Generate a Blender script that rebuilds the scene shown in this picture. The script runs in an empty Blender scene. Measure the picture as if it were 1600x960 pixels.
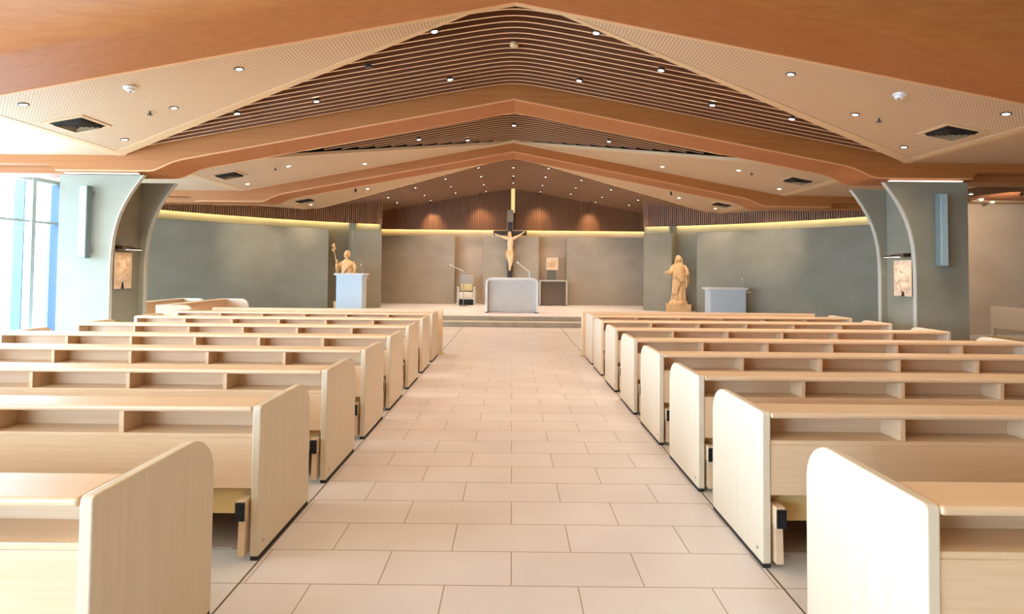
import bpy, bmesh, math, random
from mathutils import Vector, Matrix
from math import sin, cos, pi, radians, sqrt, atan, atan2, hypot
random.seed(7)
S = bpy.context.scene
COL = S.collection

# ---------------------------------------------------------------- camera
cam_d = bpy.data.cameras.new('camera'); cam = bpy.data.objects.new('camera', cam_d); COL.objects.link(cam)
r_ = Vector((0.99995298, 0.00019390, 0.00969566)); u_ = Vector((-0.00968599, -0.02893895, 0.99953425)); f_ = Vector((-0.00047439, 0.99958116, 0.02893571))
M_ = Matrix(((r_.x, u_.x, -f_.x), (r_.y, u_.y, -f_.y), (r_.z, u_.z, -f_.z))).to_4x4()
M_.translation = Vector((-0.00965, 0, 1.41719)); cam.matrix_world = M_
cam_d.sensor_width = 36; cam_d.lens = 859.636 / 1600 * 36; cam_d.shift_y = (398.0 - 480) / 1600; cam_d.clip_start = .05
S.camera = cam

# ---------------------------------------------------------------- world, exposure
S.view_settings.view_transform = 'Standard'; S.view_settings.look = 'None'; S.view_settings.gamma = 1
S.view_settings.use_curve_mapping = False
S.view_settings.exposure = 0.25
W = bpy.data.worlds.new('world'); S.world = W; W.use_nodes = True
bg = W.node_tree.nodes['Background']; bg.inputs[0].default_value = (0.53, 0.76, 1.0, 1); bg.inputs[1].default_value = 25.0
DOWN_W = 60.0        # recessed downlights, watt
DOWN_C = (1.0, 0.80, 0.60)

def area(name, loc, rot, sx, sy, power, color, portal=False):
    l = bpy.data.lights.new(name, 'AREA'); l.shape = 'RECTANGLE'; l.size = sx; l.size_y = sy; l.energy = power; l.color = color
    if portal: l.cycles.is_portal = True
    o = bpy.data.objects.new(name, l); COL.objects.link(o); o.location = loc; o.rotation_euler = rot
    return o
# sky portals at the left glass wall and the added rear opening
area('window_portal', (-9.3, 4.2, 1.55), (0, -pi/2, 0), 3.1, 14.4, 1, (1, 1, 1), True)

area('window_portal', (-6.6, -4.25, 1.4), (pi/2, 0, 0), 4.0, 2.8, 1, (1, 1, 1), True)

# ---------------------------------------------------------------- helpers
def lin(h):
    h = h.lstrip('#'); o = []
    for i in (0, 2, 4):
        c = int(h[i:i+2], 16) / 255; o.append(c / 12.92 if c <= .04045 else ((c + .055) / 1.055) ** 2.4)
    return tuple(o) + (1,)

def mat(name, col, rough=.6, metal=0, emit=None, estr=0, spec=.5):
    m = bpy.data.materials.new(name); m.use_nodes = True; b = m.node_tree.nodes['Principled BSDF']
    b.inputs['Base Color'].default_value = lin(col); b.inputs['Roughness'].default_value = rough; b.inputs['Metallic'].default_value = metal
    b.inputs['Specular IOR Level'].default_value = spec
    if emit: b.inputs['Emission Color'].default_value = lin(emit); b.inputs['Emission Strength'].default_value = estr
    return m

def noise_mix(m, c1, c2, scale=(1, 1, 1), nscale=4, detail=6, lo=.35, hi=.65, bump=0, coord='Object', rough=.6):
    nt = m.node_tree; N = nt.nodes; L = nt.links; b = N['Principled BSDF']
    tc = N.new('ShaderNodeTexCoord'); mp = N.new('ShaderNodeMapping'); mp.inputs['Scale'].default_value = scale
    nz = N.new('ShaderNodeTexNoise'); nz.inputs['Scale'].default_value = nscale; nz.inputs['Detail'].default_value = detail; nz.inputs['Roughness'].default_value = rough
    rp = N.new('ShaderNodeValToRGB'); rp.color_ramp.elements[0].position = lo; rp.color_ramp.elements[1].position = hi
    rp.color_ramp.elements[0].color = lin(c1); rp.color_ramp.elements[1].color = lin(c2)
    L.new(tc.outputs[coord], mp.inputs[0]); L.new(mp.outputs[0], nz.inputs[0]); L.new(nz.outputs[0], rp.inputs[0]); L.new(rp.outputs[0], b.inputs['Base Color'])
    if bump:
        bp = N.new('ShaderNodeBump'); bp.inputs['Strength'].default_value = bump; bp.inputs['Distance'].default_value = .01
        L.new(nz.outputs[0], bp.inputs['Height']); L.new(bp.outputs[0], b.inputs['Normal'])
    return m

MT = {}
MT['pew'] = noise_mix(mat('pale_maple', '#E6CFAE', .38), '#E4BD92', '#EAC9A4', (1.2, 6, 40), 1.6, 5, .3, .7)
MT['pew_end_lit'] = noise_mix(mat('maple_upright_lit', '#E8D3B4', .35), '#DFC9AB', '#E5D2B8', (8, 40, 1.2), 1.2, 5, .3, .7)  # paler copy of the pew wood: daylight on the ends is in its colour
MT['raw_wood'] = mat('raw_beech', '#DDB877', .5)
MT['black'] = noise_mix(mat('black_rubber', '#15171A', .5), '#0C0E10', '#30343A', (1, 1, 1), 90, 2, .5, .7)
MT['foot'] = mat('foot_rubber', '#2A2622', .7)
MT['beam'] = noise_mix(mat('amber_veneer', '#BF7B48', .48, spec=.28), '#A5622F', '#B0703B', (.6, 14, 22), 1.5, 6, .3, .7)
MT['beam_edge'] = mat('beam_edge', '#DDA06A', .45)
MT['slat'] = mat('ceiling_slat', '#EBC79B', .5)
MT['slat_side_shade'] = mat('slat_side_shade', '#7A4526', .6)  # darker copy of the slat wood: shade painted on the sides
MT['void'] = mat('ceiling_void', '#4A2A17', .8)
MT['batten'] = noise_mix(mat('wall_batten', '#8E5F3E', .5), '#86573A', '#96673F', (30, 30, 1), 1, 4)
MT['batten_back'] = mat('batten_backing', '#3B2415', .8)
MT['plaster'] = noise_mix(mat('grey_plaster', '#8B8070', .75), '#88836F', '#989280', (1, 1, 1.4), 1.3, 9, .3, .7, .15)
MT['plaster_light'] = noise_mix(mat('beige_plaster', '#B5A28C', .75), '#BDA993', '#CAB8A3', (1, 1, 1.4), 1.3, 9, .3, .7, .12)
MT['plaster_edge'] = mat('plaster_edge', '#BDB9AA', .6)
MT['brass'] = mat('brass', '#C9A44C', .3, 1)
MT['led'] = mat('led_strip', '#FFF0C0', .5, 0, '#FFE09A', 15)
MT['ledw'] = mat('led_strip_white', '#FFFFFF', .5, 0, '#FFF1D8', 1.6)
MT['brass_lit'] = mat('backlit_slot', '#EED68A', .4, 0, '#F3DC92', .55)
MT['lamp'] = mat('lamp_lens', '#FFFFFF', .4, 0, '#FFF4E4', 14)
MT['lamp_off'] = mat('lamp_lens_unlit', '#4A3A2C', .3)
MT['trim_dark'] = mat('lamp_trim_dark', '#3A2C22', .4)
MT['white'] = mat('white_plastic', '#E8E6E2', .4)
MT['metal'] = mat('steel', '#B9BABC', .3, 1)
MT['bronze'] = mat('bronze', '#4A3323', .35, .8)
MT['stone'] = noise_mix(mat('pale_stone', '#C9C4BC', .5), '#C5C0B6', '#CAC5BC', (1, 1, 1), 5, 6)
MT['stone_white'] = noise_mix(mat('white_stone', '#DDD9D2', .4), '#D8D4CE', '#E4E0DA', (1, 1, 1), 5, 6)
MT['carved'] = noise_mix(mat('carved_linden', '#DDB27C', .5), '#D3A56C', '#E6BE8B', (6, 6, 2), 3, 5)
MT['relief'] = noise_mix(mat('carved_panel_wood', '#E2BD94', .5), '#DDBB96', '#EBD0B2', (1, 2, 6), 2, 6)
MT['dark_wood'] = noise_mix(mat('dark_walnut', '#2E211A', .45), '#261B15', '#3B2B21', (6, 6, 1), 2, 5)
MT['concrete'] = mat('concrete_column', '#8E8576', .7)
MT['fabric'] = mat('cream_upholstery', '#DAD4C4', .9)
MT['fabric_grey'] = mat('grey_upholstery', '#A9A49E', .9)
MT['cushion'] = mat('yellow_cushion', '#D2C391', .85)
MT['chair_frame'] = mat('chair_frame', '#CFCBC3', .5)
MT['speaker'] = mat('speaker_grille', '#A9C0C4', .5)
MT['speaker_side'] = mat('speaker_side', '#6F7B78', .5)
MT['lectern'] = mat('lectern_stone', '#C2CED2', .45)
MT['mull'] = mat('aluminium_mullion', '#C3D2D2', .4, .3)
MT['post'] = mat('pale_blue_post', '#36465C', .5)
MT['terrace'] = mat('pale_terrace', '#B9BDC2', .8)
MT['joint'] = mat('dark_joint', '#6A5C4E', .6)
MT['riser'] = noise_mix(mat('stone_riser', '#A89C8C', .5), '#A5957F', '#B5A690', (1, 1, 1), 4, 6)
MT['nosing'] = mat('step_nosing', '#D8CCB8', .4)

# glass
def glass():
    m = bpy.data.materials.new('clear_glass'); m.use_nodes = True; nt = m.node_tree; N = nt.nodes; L = nt.links
    N.remove(N['Principled BSDF']); out = N['Material Output']
    t = N.new('ShaderNodeBsdfTransparent'); t.inputs[0].default_value = (.95, .98, 1, 1); g = N.new('ShaderNodeBsdfGlossy'); g.inputs['Roughness'].default_value = .02
    mx = N.new('ShaderNodeMixShader'); mx.inputs[0].default_value = .06
    L.new(t.outputs[0], mx.inputs[1]); L.new(g.outputs[0], mx.inputs[2]); L.new(mx.outputs[0], out.inputs[0]); return m
MT['glass'] = glass()

# floor tiles: 60 x 30 cm in running bond
def tile(name, c1, c2, grout, rough, shift=(0.3, 0.1133)):
    m = bpy.data.materials.new(name); m.use_nodes = True; nt = m.node_tree; N = nt.nodes; L = nt.links; b = N['Principled BSDF']
    tc = N.new('ShaderNodeTexCoord'); mp = N.new('ShaderNodeMapping'); mp.inputs['Location'].default_value = (30.0 - shift[0], 30.0 - shift[1], 0)
    br = N.new('ShaderNodeTexBrick'); br.offset = .5; br.offset_frequency = 2; br.squash = 1
    br.inputs['Scale'].default_value = 1; br.inputs['Brick Width'].default_value = .6; br.inputs['Row Height'].default_value = .3
    br.inputs['Mortar Size'].default_value = .003; br.inputs['Mortar Smooth'].default_value = .2; br.inputs['Bias'].default_value = 0
    br.inputs['Color1'].default_value = lin(c1); br.inputs['Color2'].default_value = lin(c2); br.inputs['Mortar'].default_value = lin(grout)
    nz = N.new('ShaderNodeTexNoise'); nz.inputs['Scale'].default_value = 1.4; nz.inputs['Detail'].default_value = 8
    mx = N.new('ShaderNodeMix'); mx.data_type = 'RGBA'; mx.blend_type = 'MULTIPLY'; mx.inputs[0].default_value = 1
    rp = N.new('ShaderNodeValToRGB'); rp.color_ramp.elements[0].color = (.93, .91, .9, 1); rp.color_ramp.elements[1].color = (1, 1, 1, 1)
    rp.color_ramp.elements[0].position = .35; rp.color_ramp.elements[1].position = .6
    L.new(tc.outputs['Object'], mp.inputs[0]); L.new(mp.outputs[0], br.inputs[0]); L.new(mp.outputs[0], nz.inputs[0]); L.new(nz.outputs[0], rp.inputs[0])
    L.new(br.outputs['Color'], mx.inputs[6]); L.new(rp.outputs[0], mx.inputs[7]); L.new(mx.outputs[2], b.inputs['Base Color'])
    b.inputs['Roughness'].default_value = rough
    return m
MT['tile'] = tile('aisle_tile', '#E6DDDA', '#E1D7D2', '#A48D77', .3)
MT['tile_side'] = tile('side_tile', '#E6E0DA', '#E1DAD2', '#A3988E', .3)
MT['tile_stage'] = tile('platform_tile', '#F0ECF2', '#ECE6EC', '#DCD0CE', .3)

# perforated board: round holes on a 3.7 cm grid
def perf():
    m = bpy.data.materials.new('perforated_board'); m.use_nodes = True; nt = m.node_tree; N = nt.nodes; L = nt.links; b = N['Principled BSDF']
    tc = N.new('ShaderNodeTexCoord'); vm = N.new('ShaderNodeVectorMath'); vm.operation = 'SCALE'; vm.inputs['Scale'].default_value = 1 / .038
    fr = N.new('ShaderNodeVectorMath'); fr.operation = 'FRACTION'; sb = N.new('ShaderNodeVectorMath'); sb.operation = 'SUBTRACT'; sb.inputs[1].default_value = (.5, .5, 0)
    mu = N.new('ShaderNodeVectorMath'); mu.operation = 'MULTIPLY'; mu.inputs[1].default_value = (1, 1, 0)
    ln = N.new('ShaderNodeVectorMath'); ln.operation = 'LENGTH'
    lt = N.new('ShaderNodeMath'); lt.operation = 'LESS_THAN'; lt.inputs[1].default_value = .215
    mx = N.new('ShaderNodeMix'); mx.data_type = 'RGBA'; mx.inputs[6].default_value = lin('#D6B690'); mx.inputs[7].default_value = lin('#5A4532')
    L.new(tc.outputs['Object'], vm.inputs[0]); L.new(vm.outputs[0], fr.inputs[0]); L.new(fr.outputs[0], sb.inputs[0]); L.new(sb.outputs[0], mu.inputs[0])
    L.new(mu.outputs[0], ln.inputs[0]); L.new(ln.outputs['Value'], lt.inputs[0]); L.new(lt.outputs[0], mx.inputs[0]); L.new(mx.outputs[2], b.inputs['Base Color'])
    b.inputs['Roughness'].default_value = .55
    return m
MT['perf'] = perf()
MT['board'] = mat('board_border', '#D8B78B', .5)

def link(name, me, m, parent=None, loc=None):
    o = bpy.data.objects.new(name, me); COL.objects.link(o)
    if m is not None and not me.materials: me.materials.append(MT[m] if isinstance(m, str) else m)
    if parent: o.parent = parent
    if loc: o.location = loc
    return o
def bm_done(bm, name):
    bmesh.ops.recalc_face_normals(bm, faces=bm.faces[:]); me = bpy.data.meshes.new(name); bm.to_mesh(me); bm.free(); return me
def box(bm, x0, x1, y0, y1, z0, z1):
    v = [bm.verts.new(p) for p in ((x0, y0, z0), (x1, y0, z0), (x1, y1, z0), (x0, y1, z0), (x0, y0, z1), (x1, y0, z1), (x1, y1, z1), (x0, y1, z1))]
    for f in ((0, 3, 2, 1), (4, 5, 6, 7), (0, 1, 5, 4), (1, 2, 6, 5), (2, 3, 7, 6), (3, 0, 4, 7)): bm.faces.new([v[i] for i in f])
def prism(bm, pts, a, b, axis='y'):
    # pts: 2D outline; axis y: (x,z) outline; axis x: (y,z) outline; axis z: (x,y) outline
    def P(p, t): return {'y': (p[0], t, p[1]), 'x': (t, p[0], p[1]), 'z': (p[0], p[1], t)}[axis]
    A = [bm.verts.new(P(p, a)) for p in pts]; B = [bm.verts.new(P(p, b)) for p in pts]; n = len(pts)
    bm.faces.new(A); bm.faces.new(B[::-1])
    for i in range(n): bm.faces.new((A[i], A[(i+1) % n], B[(i+1) % n], B[i]))
def tube(bm, pts, r, seg=10, cap=True):
    pts = [Vector(p) for p in pts]; rings = []
    rr = r if isinstance(r, (list, tuple)) else [r] * len(pts)
    for i, p in enumerate(pts):
        d = (pts[min(i+1, len(pts)-1)] - pts[max(i-1, 0)]).normalized()
        a = d.cross(Vector((0, 0, 1)) if abs(d.z) < .9 else Vector((1, 0, 0))).normalized(); b = d.cross(a)
        rings.append([bm.verts.new(p + (a * cos(2*pi*k/seg) + b * sin(2*pi*k/seg)) * rr[i]) for k in range(seg)])
    for i in range(len(rings)-1):
        for k in range(seg): bm.faces.new((rings[i][k], rings[i][(k+1) % seg], rings[i+1][(k+1) % seg], rings[i+1][k]))
    if cap: bm.faces.new(rings[0][::-1]); bm.faces.new(rings[-1])
def ell(bm, c, s, seg=20, rings=14, fn=None):
    c = Vector(c); g = []
    for i in range(rings+1):
        t = pi * i / rings; row = []
        for k in range(seg):
            a = 2*pi*k/seg; p = Vector((sin(t)*cos(a)*s[0], sin(t)*sin(a)*s[1], cos(t)*s[2]))
            if fn: p = fn(p)
            row.append(p)
            if i in (0, rings): break
        g.append([bm.verts.new(c + p) for p in row])
    for i in range(rings):
        A, B = g[i], g[i+1]
        for k in range(seg):
            q = [A[k % len(A)], A[(k+1) % len(A)], B[(k+1) % len(B)], B[k % len(B)]]
            u = []
            for v in q:
                if v not in u: u.append(v)
            if len(u) > 2: bm.faces.new(u)
def smooth(o, ang=40):
    for p in o.data.polygons: p.use_smooth = True
    if ang < 180:
        try: o.data.set_sharp_from_angle(angle=radians(ang))
        except Exception: pass
    return o
def bevel(o, w=.004, seg=2):
    m = o.modifiers.new('bevel', 'BEVEL'); m.width = w; m.segments = seg; m.limit_method = 'ANGLE'; m.angle_limit = radians(35); return o
def thing(name, label, cat, loc=(0, 0, 0), rz=0, group=None):
    o = bpy.data.objects.new(name, None); COL.objects.link(o); o.location = loc; o.rotation_euler = (0, 0, rz); o.empty_display_size = .1
    return tag(o, label, cat, group)
def tag(o, label, cat, group=None):
    o['label'] = label; o['category'] = cat
    if group: o['group'] = group
    return o
def struct(name, bm, m, label=None):
    o = link(name, bm_done(bm, name), m); o['kind'] = 'structure'
    if label: o['label'] = label
    return o
def copy_tree(o, parent=None):
    c = o.copy(); COL.objects.link(c)
    if parent: c.parent = parent
    for ch in o.children: copy_tree(ch, c)
    return c

# ---------------------------------------------------------------- room shape
SL = .188
XK = 5.93                                    # where the slope meets the flat side ceiling
def zc(x): return 4.22 - SL * abs(x) if abs(x) < XK else 4.22 - SL * XK
ZF = zc(XK)
LOW = [(0, 4.02), (4.9, 3.078), (5.05, 3.048), (5.17, 3.012), (5.29, 2.957), (5.40, 2.905), (5.47, 2.88), (5.54, 2.87)]
XL, XR, YB, YE = -9.2, 13.2, -4.0, 19.3
CY, RP = 7.4, 10.0                           # centre and radius of the curved walls

# floor
bm = bmesh.new(); box(bm, XL-.1, -1.225, YB-.1, 14.2, -.1, 0); box(bm, 1.225, XR, YB-.1, 14.2, -.1, 0)
struct('floor', bm, 'tile_side', 'pale tiled floor under the pews on both sides of the aisle')
bm = bmesh.new(); box(bm, -1.22, 1.22, YB-.1, 14.2, -.1, 0); struct('floor', bm, 'tile', 'beige stone tiles of the central aisle')
for i, x in enumerate((-1.2225, 1.2225)):
    bm = bmesh.new(); box(bm, x-.004, x+.004, YB, 13.72, -.05, .0015); struct('trim_%d' % (i+1), bm, 'joint', 'thin dark joint along the %s edge of the aisle' % ('left' if x < 0 else 'right'))
# altar platform with two steps
bm = bmesh.new(); box(bm, -9.1, 9.1, 13.76, 14.2, 0, .12); box(bm, -9.1, 9.1, 14.03, 20.2, 0, .25); struct('trim_3', bm, 'riser', 'stone risers of the altar steps')
bm = bmesh.new(); box(bm, -9.1, 9.1, 13.73, 14.05, .12, .135); box(bm, -9.1, 9.1, 14.0, 14.09, .245, .2595); struct('trim_4', bm, 'nosing', 'pale nosings of the two altar steps')
bm = bmesh.new(); box(bm, -9.1, 9.1, 14.08, 20.2, .2, .26); struct('floor', bm, 'tile_stage', 'pinkish white floor of the raised altar platform')

# left glass wall
def wbox(name, m, *bx, label=None, parent=None):
    bm = bmesh.new()
    for b in bx: box(bm, *b)
    if parent: return link(name, bm_done(bm, name), m, parent)
    return struct(name, bm, m, label)
mull_y = [10.46 - 1.3*k for k in range(0, 12)]
win = bpy.data.objects.new('window_1', None); COL.objects.link(win); win['kind'] = 'structure'; win['label'] = 'tall glazed wall of daylight on the left side'
for y in mull_y: wbox('mullion', 'mull', (-9.27, -9.13, y-.045, y+.045, 0, 3.1), parent=win)
wbox('transom', 'mull', (-9.24, -9.16, YB, 11.4, 2.24, 2.29), (-9.25, -9.15, YB, 11.4, 0, .08), (-9.25, -9.15, YB, 11.4, 3.04, 3.14), parent=win)
wbox('glass_pane', 'glass', (-9.203, -9.197, YB, 11.4, .05, 3.08), parent=win)
wbox('end_post', 'post', (-9.3, -9.1, 11.04, 11.2, 0, 3.1), parent=win)
for y in (10.84, 6.3, 2.3, -1.7):
    bm = bmesh.new(); box(bm, -9.75, -9.55, y-.13, y+.09, -.1, 3.3); tag(link('outside_column', bm_done(bm, 'outside_column'), 'post'), 'pale blue outside column seen through the left glass wall' if y > 10 else 'pale outside column along the terrace beyond the picture edge', 'column')
bm = bmesh.new(); box(bm, -40, -9.3, -20, 40, -.3, -.1); struct('terrace', bm, 'terrace', 'bright white terrace outside the glass')
# wall behind the camera, with an added glazed opening for fill light
wbox('wall_front', 'plaster_light', (XL-.2, -8.6, -4.2, -4.0, 0, 4.6), (-4.6, XR+.2, -4.2, -4.0, 0, 4.6), (-8.6, -4.6, -4.2, -4.0, 2.8, 4.6), label='beige wall behind the viewer')
wbox('window_fill', 'glass', (-8.6, -4.6, -4.11, -4.10, 0, 2.8), label='glazed opening added behind the viewer to let in fill daylight')
# right walls
wbox('wall_right', 'plaster_light', (XR, XR+.2, YB, 13.3, 0, 3.5), label='beige plaster wall at far right')
wbox('wall_back_right', 'plaster_light', (8.6, XR+.2, 13.1, 13.3, 0, 3.3), label='beige plaster wall beyond the right pillar')
wbox('wall_left', 'plaster', (-9.5, -9.0, 11.2, 12.0, 0, 3.3), label='grey plaster end of the left side wall')

# curved side walls
def arc_pts(R, t0, t1, n): return [(R*sin(t0+(t1-t0)*i/n), CY+R*cos(t0+(t1-t0)*i/n)) for i in range(n+1)]
def arc_slab(bm, R0, R1, t0, t1, z0, z1, n=24):
    A = arc_pts(R0, t0, t1, n); B = arc_pts(R1, t0, t1, n); prism(bm, A + B[::-1], z0, z1, 'z')
def tx(x, R=RP): return math.asin(x / R)
PW = 2.572
for s, nm in ((-1, 'left'), (1, 'right')):
    bm = bmesh.new(); arc_slab(bm, RP+.55, RP+.75, s*tx(4.12, RP+.55), s*tx(9.15, RP+.55), 0, 3.3); struct('wall_'+nm, bm, 'plaster', 'curved grey plaster wall at the %s of the altar' % nm)
    # raised panels in front of it
    for a, b, lb in ((3.95, 4.70, 'narrow'), (5.31, 8.95, 'wide')):
        bm = bmesh.new(); arc_slab(bm, RP, RP+.30, s*tx(a), s*tx(b), .25 if 1 else 0, PW, 6 if lb == 'narrow' else 28)
        bevel(struct('wall_%s_panel' % nm, bm, 'plaster', '%s raised grey plaster panel, curved wall %s of the altar' % (lb, nm)), .01, 1)
    # battened upper band
    bm = bmesh.new(); arc_slab(bm, RP+.20, RP+.50, s*tx(4.1, RP+.2), s*tx(9.0, RP+.2), 2.865, 4.05); arc_slab(bm, RP+.212, RP+.23, s*tx(4.05, RP+.2), s*tx(9.0, RP+.2), 2.79, 2.866); struct('trim_%d' % (5 if s < 0 else 6), bm, 'batten_back', 'dark backing of the battened band, %s' % nm)
    bm = bmesh.new(); R = RP+.16; t0, t1 = tx(4.0, R), tx(8.98, R); n = int((t1-t0)*R/.058)
    for i in range(n):
        t = t0 + (t1-t0)*i/n; c = Vector((s*R*sin(t), CY+R*cos(t), 0)); tn = Vector((s*cos(t), -sin(t), 0)); nr = Vector((s*sin(t), cos(t), 0))
        P = [c + tn*.019 - nr*.02, c - tn*.019 - nr*.02, c - tn*.019 + nr*.05, c + tn*.019 + nr*.05]
        prism(bm, [(p.x, p.y) for p in P], 2.785, 4.05, 'z')
    struct('trim_%d' % (7 if s < 0 else 8), bm, 'batten', 'vertical wooden battens above the curved wall, %s' % nm)
    # cove light behind the band
    bm = bmesh.new(); arc_slab(bm, RP+.44, RP+.535, s*tx(4.14, RP+.5), s*tx(9.0, RP+.5), 2.85, 2.862); o = link('led_strip', bm_done(bm, 'led_strip'), 'led')
    tag(o, 'golden cove light along the top of the curved wall, %s of the altar' % nm, 'light')
    # return wall between the curved wall and the altar recess
    wbox('wall_'+nm+'_return', 'plaster', (min(s*4.14, s*4.3), max(s*4.14, s*4.3), 17.12, 17.3, .25, 2.86), label='short return of the wall by the altar recess, %s' % nm)
    wbox('wall_'+nm+'_recess', 'plaster', (min(s*4.75, s*4.95), max(s*4.75, s*4.95), 16.6, 19.4, .25, 4.2), label='side of the altar recess, %s' % nm)

# centre wall
wbox('wall_back', 'plaster_light', (-5, 5, 19.2, 19.4, 0, 4.6), label='plaster wall behind the altar')
MT['plaster_mid'] = noise_mix(mat('greige_plaster', '#B0A392', .75), '#9F9483', '#AEA391', (1, 1, 1.4), 1.3, 9, .3, .7, .12)
for a, b, lb in ((-4.75, -1.965, 'left of the altar'), (-1.005, .895, 'centre'), (1.83, 4.75, 'right of the altar')):
    bm = bmesh.new(); box(bm, a, b, 18.7, 19.0, .25, PW); bevel(struct('wall_back_panel', bm, 'plaster_mid', 'raised taupe plaster panel behind the altar, '+lb), .01, 1)
bm = bmesh.new(); box(bm, -4.75, 4.75, 18.92, 19.19, 2.865, 4.5); box(bm, -4.75, 4.75, 18.932, 18.95, 2.8, 2.866); struct('trim_9', bm, 'batten_back', 'dark backing of the battened wall over the altar')
bm = bmesh.new(); x = -4.72
while x < 4.73:
    if not (-.075 < x < .085): box(bm, x-.019, x+.019, 18.86, 18.93, 2.795, 4.5)
    x += .058
struct('trim_10', bm, 'batten', 'vertical wooden battens over the altar')
bm = bmesh.new(); box(bm, -4.7, 4.7, 19.11, 19.16, 2.85, 2.862); tag(link('led_strip', bm_done(bm, 'led_strip'), 'led'), 'golden cove light along the wall right behind the altar', 'light')
bm = bmesh.new(); box(bm, -.062, .062, 18.84, 18.9, 3.4, 4.5); tag(link('backlit_slot', bm_done(bm, 'backlit_slot'), 'brass_lit'), 'narrow golden backlit slot in the battened wall above the cross', 'light')

# ---------------------------------------------------------------- ceiling
def cpoly(bm, pts, off=0, th=.03):
    A = [bm.verts.new((x, y, zc(x)+off)) for x, y in pts]; B = [bm.verts.new((x, y, zc(x)+off+th)) for x, y in pts]; n = len(pts)
    bm.faces.new(A); bm.faces.new(B[::-1])
    for i in range(n): bm.faces.new((A[i], A[(i+1) % n], B[(i+1) % n], B[i]))
# dark soffit above everything
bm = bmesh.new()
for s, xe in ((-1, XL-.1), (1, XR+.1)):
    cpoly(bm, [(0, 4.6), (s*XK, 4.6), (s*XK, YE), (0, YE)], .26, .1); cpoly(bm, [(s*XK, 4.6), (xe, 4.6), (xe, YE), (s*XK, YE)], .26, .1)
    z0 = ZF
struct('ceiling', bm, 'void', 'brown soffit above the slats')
bm = bmesh.new()
for s, xe in ((-1, XL-.1), (1, XR+.1)):
    cpoly(bm, [(0, YB-.2), (s*XK, YB-.2), (s*XK, 4.3), (0, 4.3)], .2, .1); cpoly(bm, [(s*XK, YB-.2), (xe, YB-.2), (xe, 4.3), (s*XK, 4.3)], .2, .1)
struct('ceiling', bm, 'board', 'pale ceiling over the viewer')
# perforated boards
DI1 = lambda x: 5.52 + .467*abs(x)
DI3 = lambda x: 13.45 + .448*abs(x)
DI2 = lambda x: 12.05 - .53*abs(x) + .006*x*x
for s, xe, nm in ((-1, XL, 'left'), (1, XR, 'right')):
    bays = [('nearest', [(.45*s, 5.73), (XK*s, DI1(XK)), (XK*s, 5.1), (0, 5.1), (0, 5.73)], (5.1, 8.35)),
            ('middle', [(0, DI2(0)), (3*s, DI2(3)), (XK*s, DI2(XK)-.05), (XK*s, 12.1), (0, 12.1)], (8.9, 12.1)),
            ('farthest', [(0, DI3(0)), (XK*s, DI3(XK)), (XK*s, 12.6), (0, 12.6)], (12.6, 16.3))]
    for k, (bn, poly, (ya, yb)) in enumerate(bays):
        bm = bmesh.new(); cpoly(bm, poly)
        xf = xe if k != 1 or s < 0 else 8.9
        cpoly(bm, [(s*XK, ya), (xf if abs(xf) < 13.2 else 13.2, ya), (xf, yb), (s*XK, yb)])
        struct('ceiling_panel', bm, 'perf', 'pale perforated ceiling board, %s bay, %s side' % (bn, nm))
        # plain borders
        bm = bmesh.new(); w = .085
        if k != 1:
            D = DI1 if k == 0 else DI3; x0 = .36 if k == 0 else 0
            cpoly(bm, [(x0*s, D(x0)), (XK*s, D(XK)), (XK*s, D(XK)-.22), (x0*s, D(x0)-.06)], -.006, .05)
            cpoly(bm, [(0, ya), (XK*s, ya), (XK*s, ya+.64), (0, ya+.64)], -.0065, .02)
        else:
            cpoly(bm, [(0, 11.83), (XK*s, 11.95), (XK*s, 12.1), (0, 12.1)], -.006, .03)
            cpoly(bm, [(0, DI2(0)-.02), (3*s, DI2(3)-.02), (XK*s, DI2(XK)-.07), (XK*s, DI2(XK)+.03), (3*s, DI2(3)+.04), (0, DI2(0)+.03)], -.005, .06)
        cpoly(bm, [(s*(XK-.1), ya), (s*XK, ya), (s*XK, yb-.02), (s*(XK-.1), yb-.1)], -.005, .02)
        cpoly(bm, [(s*XK, ya), (s*(XK+.1), ya), (s*(XK+.1), yb-.02), (s*XK, yb-.02)], -.005, .02)
        struct('ceiling_border', bm, 'board', 'plain border of the perforated board, %s bay, %s side' % (bn, nm))
# slats
def slat(bm, x0, x1, y, th=.026, h=.085):
    n = max(2, int((x1-x0)/.25)); xs = sorted(set([x0+(x1-x0)*i/n for i in range(n+1)] + [v for v in (-.5, -.35, -.2, -.1, 0, .1, .2, .35, .5) if x0 < v < x1]))
    f = lambda x: (4.22 + .25*SL - SL*sqrt(x*x+.0625) - .012) if abs(x) < XK else ZF + .02
    R = []
    for x in xs:
        z = f(x) + .012; R.append([bm.verts.new(p) for p in ((x, y, z), (x, y+th, z), (x, y+th, z+h), (x, y, z+h))])
    for a, b in zip(R, R[1:]):
        for i in range(4):
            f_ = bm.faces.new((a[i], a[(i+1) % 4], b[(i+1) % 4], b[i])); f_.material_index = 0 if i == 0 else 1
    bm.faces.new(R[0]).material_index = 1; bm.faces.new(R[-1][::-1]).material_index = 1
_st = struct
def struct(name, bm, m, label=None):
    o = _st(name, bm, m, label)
    if name == 'ceiling_slats': o.data.materials.append(MT['slat_side_shade'])
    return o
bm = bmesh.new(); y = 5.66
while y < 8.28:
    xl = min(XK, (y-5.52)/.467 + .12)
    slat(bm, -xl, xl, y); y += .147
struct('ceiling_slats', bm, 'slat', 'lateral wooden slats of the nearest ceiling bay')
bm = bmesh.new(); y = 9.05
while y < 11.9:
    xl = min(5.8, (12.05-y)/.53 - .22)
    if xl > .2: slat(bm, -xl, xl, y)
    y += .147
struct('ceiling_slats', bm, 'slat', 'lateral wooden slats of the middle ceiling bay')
bm = bmesh.new(); y = 13.0
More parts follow.
